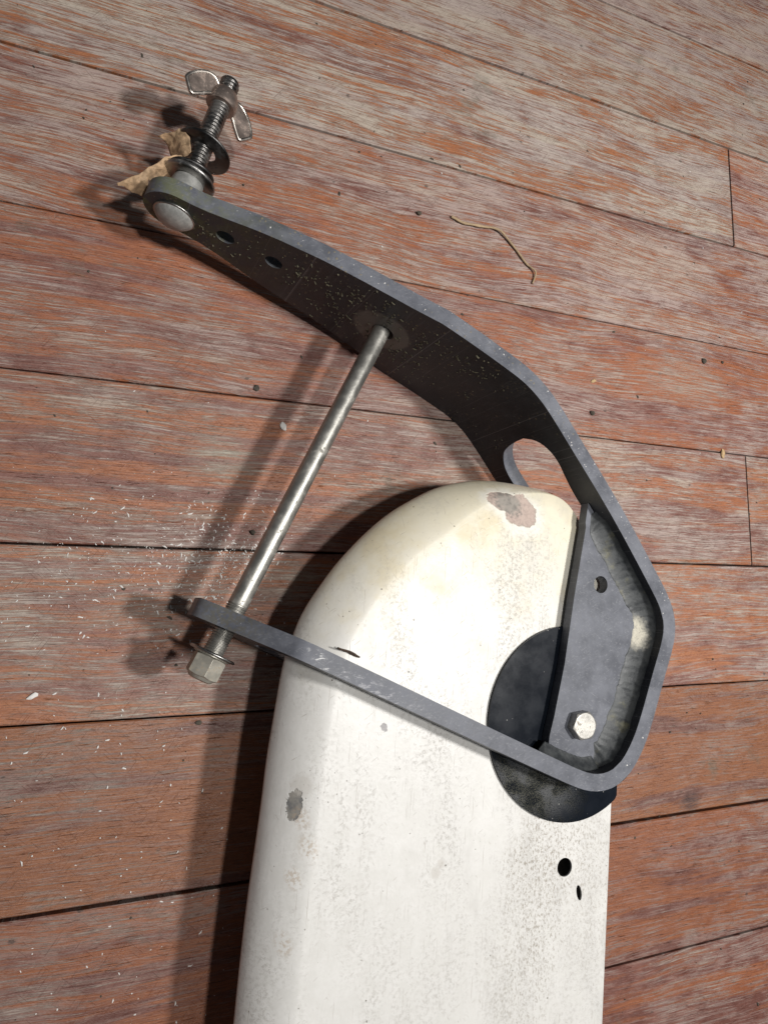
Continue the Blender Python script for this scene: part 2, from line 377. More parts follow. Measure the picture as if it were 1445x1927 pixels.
def resample(poly, d, closed=True):
    out = []; n = len(poly)
    for i in range(n if closed else n - 1):
        a = Vector(poly[i][:2]); b = Vector(poly[(i + 1) % n][:2]); k = max(1, int(math.ceil((b - a).length / d)))
        out += [tuple(a.lerp(b, j / k)) for j in range(k)]
    if not closed: out.append(tuple(poly[-1][:2]))
    return out
def circle(c, r, n=28, ry=None, rot=0):
    ry = ry or r; ca, sa = math.cos(rot), math.sin(rot)
    return [(c[0] + r * math.cos(t) * ca - ry * math.sin(t) * sa, c[1] + r * math.cos(t) * sa + ry * math.sin(t) * ca) for t in [2 * math.pi * i / n for i in range(n)]]
def tri2d(outline, holes, grid):
    loops = [outline] + holes; vs_ = []; es = []
    for l in loops:
        b = len(vs_); vs_ += [Vector(p) for p in l]; es += [(b + i, b + (i + 1) % len(l)) for i in range(len(l))]
    if grid:
        x0 = min(p[0] for p in outline); x1 = max(p[0] for p in outline); y0 = min(p[1] for p in outline); y1 = max(p[1] for p in outline)
        bd = list(vs_)
        x = x0 + grid / 2
        while x < x1:
            y = y0 + grid / 2
            while y < y1:
                if inside((x, y), outline) and not any(inside((x, y), h) for h in holes):
                    if min((q.x - x) ** 2 + (q.y - y) ** 2 for q in bd) > (grid * .45) ** 2: vs_.append(Vector((x, y)))
                y += grid
            x += grid
    r = delaunay_2d_cdt(vs_, es, [], 0, 1e-7)
    pv, pf = r[0], r[2]; tris = []
    for f in pf:
        c = sum((pv[i] for i in f), Vector((0, 0))) / len(f)
        if inside(c, outline) and not any(inside(c, h) for h in holes): tris.append(tuple(f))
    return [tuple(v) for v in pv], tris
def plate(name, outline, holes, grid, fn, mat, parent, bw=.0008, angle=32):
    pv, tr = tri2d(outline, holes, grid); n = len(pv)
    vs_ = [fn(u, v, 0) for u, v in pv] + [fn(u, v, 1) for u, v in pv]
    fs = [t for t in tr] + [tuple(i + n for i in reversed(t)) for t in tr]
    cnt = {}
    for t in tr:
        for i in range(3):
            a, b = t[i], t[(i + 1) % 3]; cnt[(a, b)] = 1
    for (a, b) in list(cnt):
        if (b, a) not in cnt: fs.append((b, a, a + n, b + n))
    o = link(name, mesh(name, vs_, fs), mat, parent, True, angle)
    if bw: bevel(o, bw)
    return o
def frame(axis, up=Vector((0, 0, 1))):
    a = Vector(axis).normalized(); up = up if abs(a.dot(up)) < .99 else Vector((0, 1, 0)); x = up.cross(a).normalized(); y = a.cross(x)
    return x, y, a
def lathe(name, origin, axis, prof, mat, parent, n=40, up=Vector((0, 0, 1)), angle=32, closed=False):
    """prof: list of (t along axis, radius)"""
    x, y, a = frame(axis, up); o = Vector(origin); vs_ = []; fs = []
    for t, r in prof:
        for i in range(n):
            th = 2 * math.pi * i / n; vs_.append(o + a * t + (x * math.cos(th) + y * math.sin(th)) * r)
    k = len(prof)
    for j in range(k if closed else k - 1):
        j2 = (j + 1) % k
        for i in range(n): fs.append((j * n + i, j * n + (i + 1) % n, j2 * n + (i + 1) % n, j2 * n + i))
    if not closed: fs.append(tuple(range(n - 1, -1, -1))); fs.append(tuple((k - 1) * n + i for i in range(n)))
    return link(name, mesh(name, vs_, fs), mat, parent, True, angle)
def washer(name, origin, axis, r0, r1, th, mat, parent, lip=.0006):
    prof = [(0, r0), (0, r1 - lip), (lip, r1), (th - lip, r1), (th, r1 - lip), (th, r0)]
    return lathe(name, origin, axis, prof, mat, parent, 48, closed=True, angle=50)
def tube(name, pts, rad, mat, parent=None, n=8, jit=0.0):
    pts = [Vector(p) for p in pts]; vs_ = []; fs = []
    for i, p in enumerate(pts):
        t = (pts[min(i + 1, len(pts) - 1)] - pts[max(i - 1, 0)]).normalized(); x, y, a = frame(t, Vector((.1, .2, 1)))
        r = rad(i / (len(pts) - 1)) if callable(rad) else rad
        for k in range(n):
            th = 2 * math.pi * k / n; rr = r * (1 + random.uniform(-jit, jit)); vs_.append(p + (x * math.cos(th) + y * math.sin(th)) * rr)
    for i in range(len(pts) - 1):
        for k in range(n): fs.append((i * n + k, i * n + (k + 1) % n, (i + 1) * n + (k + 1) % n, (i + 1) * n + k))
    fs.append(tuple(range(n - 1, -1, -1))); fs.append(tuple((len(pts) - 1) * n + k for k in range(n)))
    return link(name, mesh(name, vs_, fs), mat, parent, True, 60)
def chaikin(c, n=2):
    p = [Vector(q) for q in c]
    for _ in range(n):
        q = [p[0]]
        for a, b in zip(p, p[1:]): q += [a * .75 + b * .25, a * .25 + b * .75]
        q.append(p[-1]); p = q
    return p

# ------------------------------------------------------------------ setting: floor of planks
floor = bpy.data.objects.new('floor', None); COL.objects.link(floor); floor['kind'] = 'structure'
PITCH = .1121; Y0 = .0343
WIDE = {-2: .0011, -3: .0010, 0: .0008, 1: .0006, 2: .0006, 3: .0008, 4: .0013, 5: .0011}
rows = {}
for j in range(-9, 13):
    joints = {3: [.6225], 0: [.6207]}.get(j, [])
    xs = [-1.6 - random.random() * .6] + joints + [1.7 + random.random() * .8]
    rows[j] = xs
WEAR_SHEEN = {7: .95, 6: .95, 5: .92, 4: .92, 3: .74, 2: .68, 1: .52, 0: .52, -1: .40, -2: .12, -3: .15, -4: .38, -5: .3}  # grey wear per row; upper rows also have pale sheen painted in
RED = {4: -.3, 3: -.2, 2: -.15, 1: -.1, 0: .05, -1: -.1, -2: -.25, -3: -.2, -4: .05}
for j, xs in rows.items():
    ya = Y0 + PITCH * j; yb = ya + PITCH
    for k in range(len(xs) - 1):
        xa, xb = xs[k] + (.0011 if k else 0), xs[k + 1] - (.0011 if k < len(xs) - 2 else 0)
        ga, gb = WIDE.get(j, .0006), WIDE.get(j + 1, .0006)
        y0, y1 = ya + ga, yb - gb; dz = random.uniform(-.0006, .0001); bw = .0008
        n = 60; vs_ = []; fs = []
        # cross-section with eased edges, swept along the board with slightly ragged long edges
        for i in range(n + 1):
            x = xa + (xb - xa) * i / n
            e0 = mnoise.noise((x * 40, ya * 31, 1.3)) * .00022; e1 = mnoise.noise((x * 40, yb * 31, 7.3)) * .00022
            for (yy, zz) in ((y0 + e0, -.02), (y0 + e0, -bw), (y0 + bw + e0, 0), (y1 - bw + e1, 0), (y1 + e1, -bw), (y1 + e1, -.02)): vs_.append((x, yy, zz + dz))
        for i in range(n):
            for q in range(5): fs.append((i * 6 + q, (i + 1) * 6 + q, (i + 1) * 6 + q + 1, i * 6 + q + 1))
        fs.append((0, 1, 2, 3, 4, 5)); fs.append(tuple(n * 6 + q for q in (5, 4, 3, 2, 1, 0)))
        o = link('plank', mesh('plank', vs_, fs), WOOD, floor, True, 25)
        o['seed'] = float(j * 1.37 + k * .71 + 2.0); o['wear_sheen'] = float(WEAR_SHEEN.get(j, .5) - .12 * k); o['tone'] = [1.0, .94, 1.05, .97, 1.06, .95, 1.03][(j * 3 + k * 2) % 7] * (1.07 if j >= 3 else .87 if j <= -2 else 1.02); o['tint'] = [1.0, 1.06, .95, 1.04, .97][(j * 2 + k) % 5]  # board tones vary; upper rows paler, lower rows carry dim light in colour
        o['red'] = float(RED.get(j, 0) + .1 * k)
sub = link('subfloor', mesh('subfloor', [(-3, -2, -.021), (3, -2, -.021), (3, 2.5, -.021), (-3, 2.5, -.021)], [(0, 1, 2, 3)]), SUB, floor, False)

# ------------------------------------------------------------------ rudder blade
OUT = [(.0595, -.75), (.080, -.50), (.1014, -.2504), (.1045, -.2136), (.1076, -.1839), (.1125, -.1444), (.1153, -.1226), (.118, -.0971), (.1225, -.068), (.1272, -.0398), (.134, -.0222), (.1381, -.0115), (.1456, .0014), (.1576, .0177), (.1684, .0304), (.1845, .0469), (.2006, .0596), (.2176, .0698), (.2344, .0786), (.2516, .0842), (.2683, .0875), (.2856, .0883), (.3029, .0869), (.3195, .0832), (.3321, .077), (.3418, .0682), (.350, .056), (.3605, .034), (.3690, .008), (.3740, -.022), (.3755, -.055), (.3735, -.090), (.3686, -.140), (.3536, -.2895), (.332, -.50), (.307, -.75)]
def inward(x, y):
    if y > .03 and x > .22: return max(.004, .030 - (x - .22) * .235)
    if x > .3 - max(0, -.3 - y) * .1 - .12 * 0 and y < .06 and x > .24: return .0035
    return .030
ZM, HA = .053, .026
def blade_obj(parent):
    body = chaikin(OUT, 2)
    body = [Vector(p) for p in resample([tuple(p) for p in body], .006, False)]
    n = len(body); nr = []; w_ = []
    for i in range(n):
        a = body[i - 1] if i else body[0]; b = body[i + 1] if i < n - 1 else body[-1]
        t = (b - a).normalized(); nr.append(Vector((-t.y, t.x))); w_.append(inward(body[i].x, body[i].y))
    for _ in range(6): w_ = [(w_[max(i - 1, 0)] + 2 * w_[i] + w_[min(i + 1, n - 1)]) / 4 for i in range(n)]
    vs_ = []; fs = []; K = 12; pe = 1.36
    ths = [math.pi / 2 * (1 - 2 * k / (2 * K)) for k in range(2 * K + 1)]
    for th in ths:
        for i in range(n):
            e = abs(math.sin(th)) ** (1.0)
            c = body[i] - nr[i] * w_[i] * (1 - math.cos(th) ** pe)
            dent = 1.0
            wv = mnoise.noise((c.x * 30, c.y * 30, th * 2)) * .00045 * math.cos(th)
            c = c + nr[i] * wv
            vs_.append((c.x, c.y, ZM + HA * math.copysign(abs(math.sin(th)) ** pe, th)))
    for k in range(2 * K):
        for i in range(n - 1): fs.append((k * n + i, k * n + i + 1, (k + 1) * n + i + 1, (k + 1) * n + i))
        fs.append((k * n + n - 1, k * n, (k + 1) * n, (k + 1) * n + n - 1))
    top = [(v[0], v[1]) for v in vs_[:n]]
    holes = [circle((.3222, -.1827), .0062, 28), circle((.3338, -.2011), .0022, 18, .0052, .15)]
    depth = [.030, .005]
    pv, tr = tri2d(top, holes, .014)
    base = len(vs_); zt = ZM + HA
    vs_ += [(p[0], p[1], zt) for p in pv]; fs += [tuple(base + i for i in t) for t in tr]
    for h_, d in zip(holes, depth):
        m_ = len(h_)
        prof = [(1.10, 0.0), (1.02, -.0006), (1.0, -.0015), (1.0, -d), (.92, -d - .0008)]
        cx = sum(p[0] for p in h_) / m_; cy = sum(p[1] for p in h_) / m_
        b0 = len(vs_)
        for q, (s_, dz) in enumerate(prof):
            s_ = s_ if q else 1.0
            for (px, py) in h_: vs_.append((cx + (px - cx) * (s_ if q != 1 else .98), cy + (py - cy) * (s_ if q != 1 else .98), zt + dz))
        for q in range(len(prof) - 1):
            for i in range(m_): fs.append((b0 + q * m_ + i, b0 + q * m_ + (i + 1) % m_, b0 + (q + 1) * m_ + (i + 1) % m_, b0 + (q + 1) * m_ + i))
        fs.append(tuple(b0 + (len(prof) - 1) * m_ + i for i in range(m_)))
    bot = [(v[0], v[1]) for v in vs_[2 * K * n:2 * K * n + n]]
    pv, tr = tri2d(bot, [], .05); base = len(vs_)
    vs_ += [(p[0], p[1], ZM - HA) for p in pv]; fs += [tuple(base + i for i in reversed(t)) for t in tr]
    me = mesh('blade', vs_, fs)
    bm = bmesh.new(); bm.from_mesh(me); bmesh.ops.remove_doubles(bm, verts=bm.verts[:], dist=1e-5); bm.to_mesh(me); bm.free()
    ob = link('blade', me, BLADE, parent, True, 55)
    ob.data.materials.append(HOLEM)                     # near-black surface inside the two holes
    for pl in ob.data.polygons:
        c = pl.center
        if c.z < zt - .0013 and c.z > ZM - .01 and (math.hypot(c.x - .3222, c.y + .1827) < .0075 or math.hypot(c.x - .3338, c.y + .2011) < .0065): pl.material_index = 1
    return ob
rud = thing('rudder', 'thick white painted rudder blade with rounded end and chipped paint, lying on the planks', 'rudder', (.23, -.2, 0))
def keep(o, root):
    """parts are modelled in room coordinates; the thing's Empty stands at its base"""
    o.matrix_parent_inverse = Matrix.Translation(root.location).inverted(); return o
keep(blade_obj(rud), rud)
# pivot pad, trimmed flush with the straight edge of the blade
PC = (.3285, -.0858); PR = .0672
pad = [p for p in circle(PC, PR, 96)]
pad = [(min(x, .3725 + (y + .09) * .1 if y < -.03 else .3735), y) for x, y in pad]
for zt, sgn in ((ZM + HA, 1), (ZM - HA, -1)):
    o = plate('pivot_pad', pad, [], 0, lambda u, v, s, zt=zt, sgn=sgn: (u, v, zt + sgn * (.0026 if s == 0 else -.002)), RUBBER, rud, .0006); keep(o, rud)

# ------------------------------------------------------------------ bracket: one bar bent on edge
CTRL = [(.030, .2515), (.055, .2445), (.092, .2325), (.118, .2225), (.153, .2095), (.191, .1925), (.213, .1815), (.242, .168), (.265, .1565), (.280, .1485), (.293, .1375), (.304, .124), (.320, .1025), (.340, .0760), (.3585, .0500), (.3838, .0109), (.3935, -.0050), (.3965, -.0173), (.3940, -.0290), (.3849, -.0487), (.3692, -.0857), (.3600, -.1010), (.3510, -.1110), (.3420, -.1155), (.3314, -.1165), (.3200, -.1137), (.2965, -.1029), (.2203, -.0675), (.1771, -.0472), (.1445, -.0322), (.1150, -.0185), (.0960, -.0098), (.0725, .0008)]
PATH = chaikin(CTRL, 3); CUM = [0]
for a, b in zip(PATH, PATH[1:]): CUM.append(CUM[-1] + (b - a).length)
LEN = CUM[-1]; TH = .0112
def at(s):
    s = min(max(s, 0), LEN - 1e-9); lo, hi = 0, len(CUM) - 1
    while hi - lo > 1:
        mid = (lo + hi) // 2
        if CUM[mid] <= s: lo = mid
        else: hi = mid
    f = (s - CUM[lo]) / (CUM[hi] - CUM[lo])
    return PATH[lo].lerp(PATH[hi], f)
def nrm(s):
    t = (at(s + .004) - at(s - .004)).normalized(); return Vector((-t.y, t.x))
def bar(s, z, side):
    p = at(s) + nrm(s) * (TH * side); return (p.x, p.y, z)
ZC = .0525
TOP = [(.0303, .0718), (.0399, .0730), (.0536, .0762), (.0675, .0802), (.0867, .0850), (.1105, .0893), (.135, .0925), (.155, .0955), (.178, .0995), (.199, .1047), (.206, .105), (.300, .105), (.45, .105), (.60, .105), (.75, .105), (.818, .105), (.826, .1035), (.8500, .0855), (.8640, .0750)]
def arc(c, r, a0, a1, n): return [(c[0] + r * math.cos(math.radians(a0 + (a1 - a0) * i / n)), c[1] + r * math.sin(math.radians(a0 + (a1 - a0) * i / n))) for i in range(n + 1)]
tipA = arc((.0195, ZC), .0193, 270, 90, 16)          # rounded tip by the carriage bolt
tipB = arc((LEN - .0165, ZC), .0190, 62, -62, 14)    # rounded end of the short arm
outl = tipA + TOP + tipB + [(s, 2 * ZC - z) for s, z in reversed(TOP)]
outl = resample(outl, .0045)
SLOT = [(.3096, .0634), (.3137, .0745), (.3202, .0806), (.3284, .0839), (.3369, .0844), (.348, .0822), (.3595, .0806), (.3727, .0806), (.390, .082), (.45, .082), (.60, .082), (.75, .082), (.822, .082), (.830, .078), (.836, .069), (.8375, .0525), (.836, .036), (.830, .027), (.822, .023), (.75, .021), (.60, .021), (.45, .021), (.345, .020), (.3319, .0204), (.3229, .0242), (.3153, .0313), (.3125, .038), (.3102, .050)]
slot = resample([tuple(p) for p in chaikin(SLOT + [SLOT[0]], 2)][:-1], .0045)
H1 = circle((.0545, .0545), .0064, 24); H2 = circle((.0887, .0565), .0062, 24)
H3 = circle((.1772, .0520), .0084, 24)
br = thing('rudder_bracket', 'dark grey aluminium bracket of one bent bar, clamped around the white blade', 'bracket', (.30, .05, 0))
b_o = plate('bent_bar', outl, [slot, H1, H2, H3], .0048, bar, BRACKET, br, .0010, 38); keep(b_o, br)
b_o.data.materials.append(DARKFACE)          # broad faces take the darker tone, the edges are paler
for pl in b_o.data.polygons: pl.material_index = 1 if len(pl.vertices) == 3 else 0

# cheeks welded inside the bend, above and below the blade
S0, S1 = .372, .640
inner = [at(S0 + (S1 - S0) * i / 60) + nrm(S0 + (S1 - S0) * i / 60) * (-.0003) for i in range(61)]
cheek = [(.3405, .0560), (.3407, .0525), (.3345, .0270), (.3284, .0023), (.3184, -.0444), (.3085, -.0790), (.3043, -.0915), (.3035, -.0960), (.3050, -.1010), (.3062, -.1045)]
cheek_out = resample([(p.x, p.y) for p in inner if p.y > -.109 or p.x > .312] + list(reversed(cheek)), .004)
for nm, z0, z1 in (('upper', .0820, .0900), ('lower', .0150, .0230)):
    o = plate('cheek_plate', cheek_out, [circle((.3525, .0112), .0062, 26)], .008, lambda u, v, s, z0=z0, z1=z1: (u, v, z1 if s == 0 else z0), BRACKET, br, .0007); keep(o, br)

# weld beads: overlapping ripples along the inside of the bend
def weld(name, z, sgn, sa, sb, wcheek, hface, pitch):
    nS = int((sb - sa) / .0007); nT = 14; vs_ = []; fs = []
    for i in range(nS + 1):
        s = sa + (sb - sa) * i / nS; p = at(s); n_ = nrm(s)
        env = min(1, (i / nS) * 14 + .25, (1 - i / nS) * 14 + .25)
        wob = 1 + .10 * mnoise.noise((s * 90, 2.2, 0)) + .06 * mnoise.noise((s * 300, 5.2, 0))
        wc = wcheek * env * wob; hf = hface * env * (1 + .12 * mnoise.noise((s * 120, 8.1, 0)))
        for k in range(nT + 1):
            u = k / nT; th = math.pi / 2 * u
            ins = wc * (1 - math.sin(th) ** 1.25); up = hf * (1 - math.cos(th) ** 1.25)
            ph = (s + .0075 * (1 - (2 * u - 1) ** 2)) / pitch + .45 * mnoise.noise((s * 110, 1, 1)); fr = ph - math.floor(ph)
            rip = (fr ** .8) * (1 - fr ** 6) * .00042 * (1 + .6 * mnoise.noise((s * 45, 3, 9))) * math.sin(math.pi * min(1, max(0, u)) ) ** .6 * env
            bulge = math.sin(math.pi * u) * .0004 + rip
            d = Vector((math.cos(th), math.sin(th)))
            q = p - n_ * (ins + bulge * d.x * .8)
            vs_.append((q.x, q.y, z + sgn * (up + bulge * d.y * .9 + (.0 if k else -.0008))))
    for i in range(nS):
        for k in range(nT): fs.append((i * (nT + 1) + k, (i + 1) * (nT + 1) + k, (i + 1) * (nT + 1) + k + 1, i * (nT + 1) + k + 1))
    # closed under the cheek face
    b0 = len(vs_)
    for i in range(nS + 1):
        s = sa + (sb - sa) * i / nS; p = at(s) + nrm(s) * .001; vs_.append((p.x, p.y, z - sgn * .001))
    for i in range(nS):
        fs.append((b0 + i, b0 + i + 1, (i + 1) * (nT + 1), i * (nT + 1))); fs.append((b0 + i, i * (nT + 1) + nT, (i + 1) * (nT + 1) + nT, b0 + i + 1))
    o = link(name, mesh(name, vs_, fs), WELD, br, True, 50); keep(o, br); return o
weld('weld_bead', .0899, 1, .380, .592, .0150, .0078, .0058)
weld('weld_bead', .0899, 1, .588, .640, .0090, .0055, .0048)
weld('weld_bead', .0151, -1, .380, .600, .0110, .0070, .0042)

# pivot bolt with stamped marks
def hexprism(name, origin, axis, af, t0, t1, mat, parent, rot=0.0, cham=.0012, cham2=True, up=Vector((0, 0, 1))):
    x, y, a = frame(axis, up); R = af / math.sqrt(3); vs_ = []; fs = []; n = 48; o = Vector(origin)
    def hr(th):
        d = ((th - rot) % (math.pi / 3)) - math.pi / 6; return af / 2 / math.cos(d)
    ring_ = []
    rc = af / 2 * 1.0
    lv = [(t0, 'h' if not cham2 else 'c0'), (t0 + cham, 'h'), (t1 - cham, 'h'), (t1, 'c0')]
    levels = []
    levels.append([(t0, (af / 2 * .97 if cham2 else hr(2 * math.pi * i / n))) for i in range(n)])
    if cham2: levels.append([(t0 + (hr(2 * math.pi * i / n) - af / 2 * .97) * .55, hr(2 * math.pi * i / n)) for i in range(n)])
    levels.append([(t1 - (hr(2 * math.pi * i / n) - af / 2 * .95) * .55, hr(2 * math.pi * i / n)) for i in range(n)])
    levels.append([(t1, af / 2 * .95) for i in range(n)])
    for L in levels:
        for i, (t, r) in enumerate(L):
            th = 2 * math.pi * i / n; vs_.append(o + a * t + (x * math.cos(th) + y * math.sin(th)) * r)
    k = len(levels)
    for j in range(k - 1):
        for i in range(n): fs.append((j * n + i, j * n + (i + 1) % n, (j + 1) * n + (i + 1) % n, (j + 1) * n + i))
    fs.append(tuple(range(n - 1, -1, -1))); fs.append(tuple((k - 1) * n + i for i in range(n)))
    me = mesh(name, vs_, fs)
    return link(name, me, mat, parent, True, 22)
BC = Vector((.3292, -.0858, 0))
hd = hexprism('pivot_bolt_head', (BC.x, BC.y, .0899), (0, 0, 1), .0180, 0, .0072, BOLT, br, .10, cham2=False); keep(hd, br); bevel(hd, .0003, 2, 25)
hd['label'] = 'bright hexagonal pivot bolt head with stamped marks'
def glyph(ch, loc, rot, size, mat, parent):
    c = bpy.data.curves.new('stamp', 'FONT'); c.body = ch; c.size = size; c.extrude = .00022; c.align_x = 'CENTER'; c.align_y = 'CENTER'
    o = bpy.data.objects.new('stamp', c); COL.objects.link(o)
    dg = bpy.context.evaluated_depsgraph_get(); me = bpy.data.meshes.new_from_object(o.evaluated_get(dg)); bpy.data.objects.remove(o)
    me.transform(Matrix.Translation(loc) @ Matrix.Rotation(rot, 4, 'Z'))
    me.materials.clear(); me.materials.append(mat)
    q = bpy.data.objects.new('stamped_mark', me); COL.objects.link(q); q.parent = parent
    return q
for ch, ang_, rot in (('0', 160, 1.2), ('0', 195, 1.7), ('4', 228, 2.3), ('7', 18, -1.2), ('L', -12, -1.7)):
    a_ = math.radians(ang_); g_ = glyph(ch, (BC.x + .0052 * math.cos(a_), BC.y + .0052 * math.sin(a_), .0899 + .0072), rot, .0042, BOLT, hd)

# ------------------------------------------------------------------ long bolt joining the two arms
A = Vector((.1946, .1906, .0525)); B = Vector((.0834, -.0320, .0525)); ax = (B - A).normalized(); L = (B - A).length
lb = thing('long_bolt', 'long bare steel bolt spanning between the two arms of the grey bracket', 'bolt', (.14, .08, .0))
prof = [(-.030, .0063), (-.0005, .0063), (.004, .0062)]
for i in range(40):
    t = .004 + (L - .036) * i / 39; prof.append((t, .00640 + .00005 * mnoise.noise((t * 60, 0, 0))))
prof += [(L - .031, .0064)]
o = lathe('shank', A, ax, prof, ROD, lb, 40); keep(o, lb)
def thread(name, origin, axis, t0, t1, r, depth, pitch, mat, parent, n=30):
    x, y, a = frame(axis); o = Vector(origin); per = 7; m_ = int((t1 - t0) / pitch * per); vs_ = []; fs = []
    for j in range(m_ + 1):
        t = t0 + (t1 - t0) * j / m_
        for i in range(n):
            th = 2 * math.pi * i / n; ph = (t / pitch - i / n) % 1.0; d = abs(ph - .5) * 2
            rr = r - depth * (max(0, min(1, (d - .15) / .7))); vs_.append(o + a * t + (x * math.cos(th) + y * math.sin(th)) * rr)
    for j in range(m_):
        for i in range(n): fs.append((j * n + i, j * n + (i + 1) % n, (j + 1) * n + (i + 1) % n, (j + 1) * n + i))
    fs.append(tuple(range(n - 1, -1, -1))); fs.append(tuple(m_ * n + i for i in range(n)))
    q = link(name, mesh(name, vs_, fs), mat, parent, True, 80); keep(q, parent); return q
thread('thread', A, ax, L - .032, L + .002, .0066, .0006, .0016, ROD, lb)
o = washer('washer', A + ax * (L + .0008), ax, .0066, .0150, .0018, RIM, lb); keep(o, lb)
o = lathe('nut_collar', A + ax * (L + .002), ax, [(0, .0118), (.0012, .0118), (.0016, .0108)], NUTM, lb, 36); keep(o, lb)
o = hexprism('nut', A + ax * (L + .0035), ax,   .0190, 0, .0130, NUTM, lb, math.pi / 6, cham2=True); keep(o, lb); bevel(o, .0006, 2, 22)
o = lathe('nut_end', A + ax * (L + .0160), ax, [(-.002, .0088), (.0006, .0086), (.0022, .0074), (.0028, .0055)], NUTM, lb, 36); keep(o, lb)
o = hexprism('bolt_head', A - ax * (TH + .0085), ax, .0190, 0, .008, NUTM, lb, 0, cham2=True); keep(o, lb)

# ------------------------------------------------------------------ carriage bolt with wing nut and washers
C0 = Vector((.0497, .2452, .0510)); ca = Vector((.305, .952, .0)).normalized()
cb = thing('carriage_bolt', 'threaded dome-headed bolt through the tip of the long bracket arm, wing nut on its end', 'bolt', (.05, .26, .0))
dome = [(.0015, .0108), (.0008, .0126), (-.0008, .0130), (-.0025, .0120), (-.0045, .0098), (-.0060, .0068), (-.0067, .0035), (-.0069, .0008)]
o = lathe('domed_head', C0, ca, list(reversed(dome)), HEAD, cb, 44); keep(o, cb)
o = washer('head_rim', C0 - ca * .0012, ca, .0100, .0137, .0018, RIM, cb, .0006); keep(o, cb)
o = lathe('spacer_bush', C0, ca, [(.0100, .0104), (.0240, .0104), (.0262, .0098), (.0272, .0080)], HEAD, cb, 40); keep(o, cb)
thread('thread', C0, ca, .020, .1085,   .0067, .0013, .0026, THREAD, cb)
o = washer('washer', C0 + ca * .0268, (ca + Vector((.05, 0, .05))).normalized(), .0085, .0172, .0034, RIM, cb, .0012); keep(o, cb)
o = washer('washer', C0 + ca * .0318 + Vector((-.0005, 0, .001)), (ca + Vector((-.06, 0, .08))).normalized(), .0070, .0150, .0024, DARKW, cb, .0008); keep(o, cb)
o = washer('washer', C0 + ca * .0520 + Vector((.0012, 0, -.0022)), (ca + Vector((.10, 0, -.06))).normalized(), .0085, .0185, .0022, DARKW, cb, .0007); keep(o, cb)
wn = lathe('wing_nut', C0 + ca * .0880, ca, [(0, .0066), (0, .0096), (.0010, .0104), (.0040, .0106), (.0078, .0098), (.0112, .0082), (.0122, .0066)], WING, cb, 44); keep(wn, cb)
bl = Vector((-.952, .305, 0)); wd = (bl * .905 + Vector((0, 0, 1)) * .425).normalized()
wing = [(.0070, .0070), (.0110, .0095), (.0165, .0085), (.0220, .0040), (.0262, -.0020), (.0272, -.0050), (.0268, -.0062), (.0222, -.0120), (.0208, -.0128), (.0196, -.0122), (.0150, -.0075), (.0110, -.0030), (.0070, -.0010)]
for sg in (1, -1):
    d_ = wd * sg; nn_ = ca.cross(d_).normalized(); c_ = C0 + ca * .0925
    wl = resample([tuple(p) for p in chaikin(wing + [wing[0]], 2)][:-1], .0018)
    def wf(u, v, s, d_=d_, nn_=nn_, c_=c_):
        bend = .0012 * math.sin(u * 130)
        return tuple(c_ + d_ * u + ca * v + nn_ * ((.0008 if s == 0 else -.0008) + bend))
    o = plate('wing', wl, [], .003, wf, WING, wn, .0005, 40)
    rim_ = [Vector(wf(u, v, 0)).lerp(Vector(wf(u, v, 1)), .5) for u, v in wl]
    tube('wing_edge', rim_ + [rim_[0]], .00145, RIMW, wn, 8, 0)

# ------------------------------------------------------------------ small things
def sheet(rows_, nu, nv, amp, seed):
    """interpolated sheet through rows of control points"""
    def lerp_row(r, t):
        k = (len(r) - 1) * t; i = min(int(k), len(r) - 2); return Vector(r[i]).lerp(Vector(r[i + 1]), k - i)
    vs_ = []; fs = []
    for i in range(nu + 1):
        k = (len(rows_) - 1) * i / nu; a = min(int(k), len(rows_) - 2); f = k - a
        for j in range(nv + 1):
            p = lerp_row(rows_[a], j / nv).lerp(lerp_row(rows_[a + 1], j / nv), f)
            nz = mnoise.noise_vector((p * 160) + Vector((seed, seed, 0))) * amp + mnoise.noise_vector((p * 420) + Vector((seed, 0, seed))) * amp * .4
            vs_.append(p + nz)
    for i in range(nu):
        for j in range(nv): q = i * (nv + 1) + j; fs.append((q, q + nv + 1, q + nv + 2, q + 1))
    return vs_, fs
leaf = thing('dry_leaf', 'curled brown dry leaf caught between the washers of the carriage bolt', 'leaf', (.04, .28, .0))
lob1 = [[(.0149, .2612, .046), (.0151, .2608, .0455), (.0153, .2605, .045)], [(.0180, .2630, .048), (.0190, .2618, .048), (.0200, .2602, .044)], [(.0243, .2660, .0505), (.0255, .2635, .050), (.0285, .2590, .042)], [(.0298, .2700, .052), (.0312, .2680, .051), (.0312, .2572, .041)], [(.0325, .2725, .053), (.0338, .2700, .051), (.0330, .2665, .048)], [(.0361, .2752, .054), (.0372, .2732, .052), (.0390, .2700, .046)], [(.0424, .2806, .0555), (.0437, .2778, .053), (.0455, .2735, .044)], [(.0480, .2842, .055), (.0495, .2815, .053), (.0510, .2770, .043)], [(.0540, .2850, .054), (.0550, .2830, .053), (.0555, .2800, .045)]]
lob2 = [[(.0385, .3010, .046), (.0388, .3008, .046), (.0391, .3006, .046)], [(.0428, .2995, .044), (.0450, .3015, .051), (.0478, .3025, .054)], [(.0440, .2965, .042), (.0478, .2990, .051), (.0530, .3035, .056)], [(.0470, .2915, .042), (.0505, .2945, .052), (.0560, .2985, .057)], [(.0490, .2880, .043), (.0530, .2900, .052), (.0585, .2925, .056)], [(.0515, .2850, .044), (.0545, .2870, .052), (.0590, .2890, .055)]]
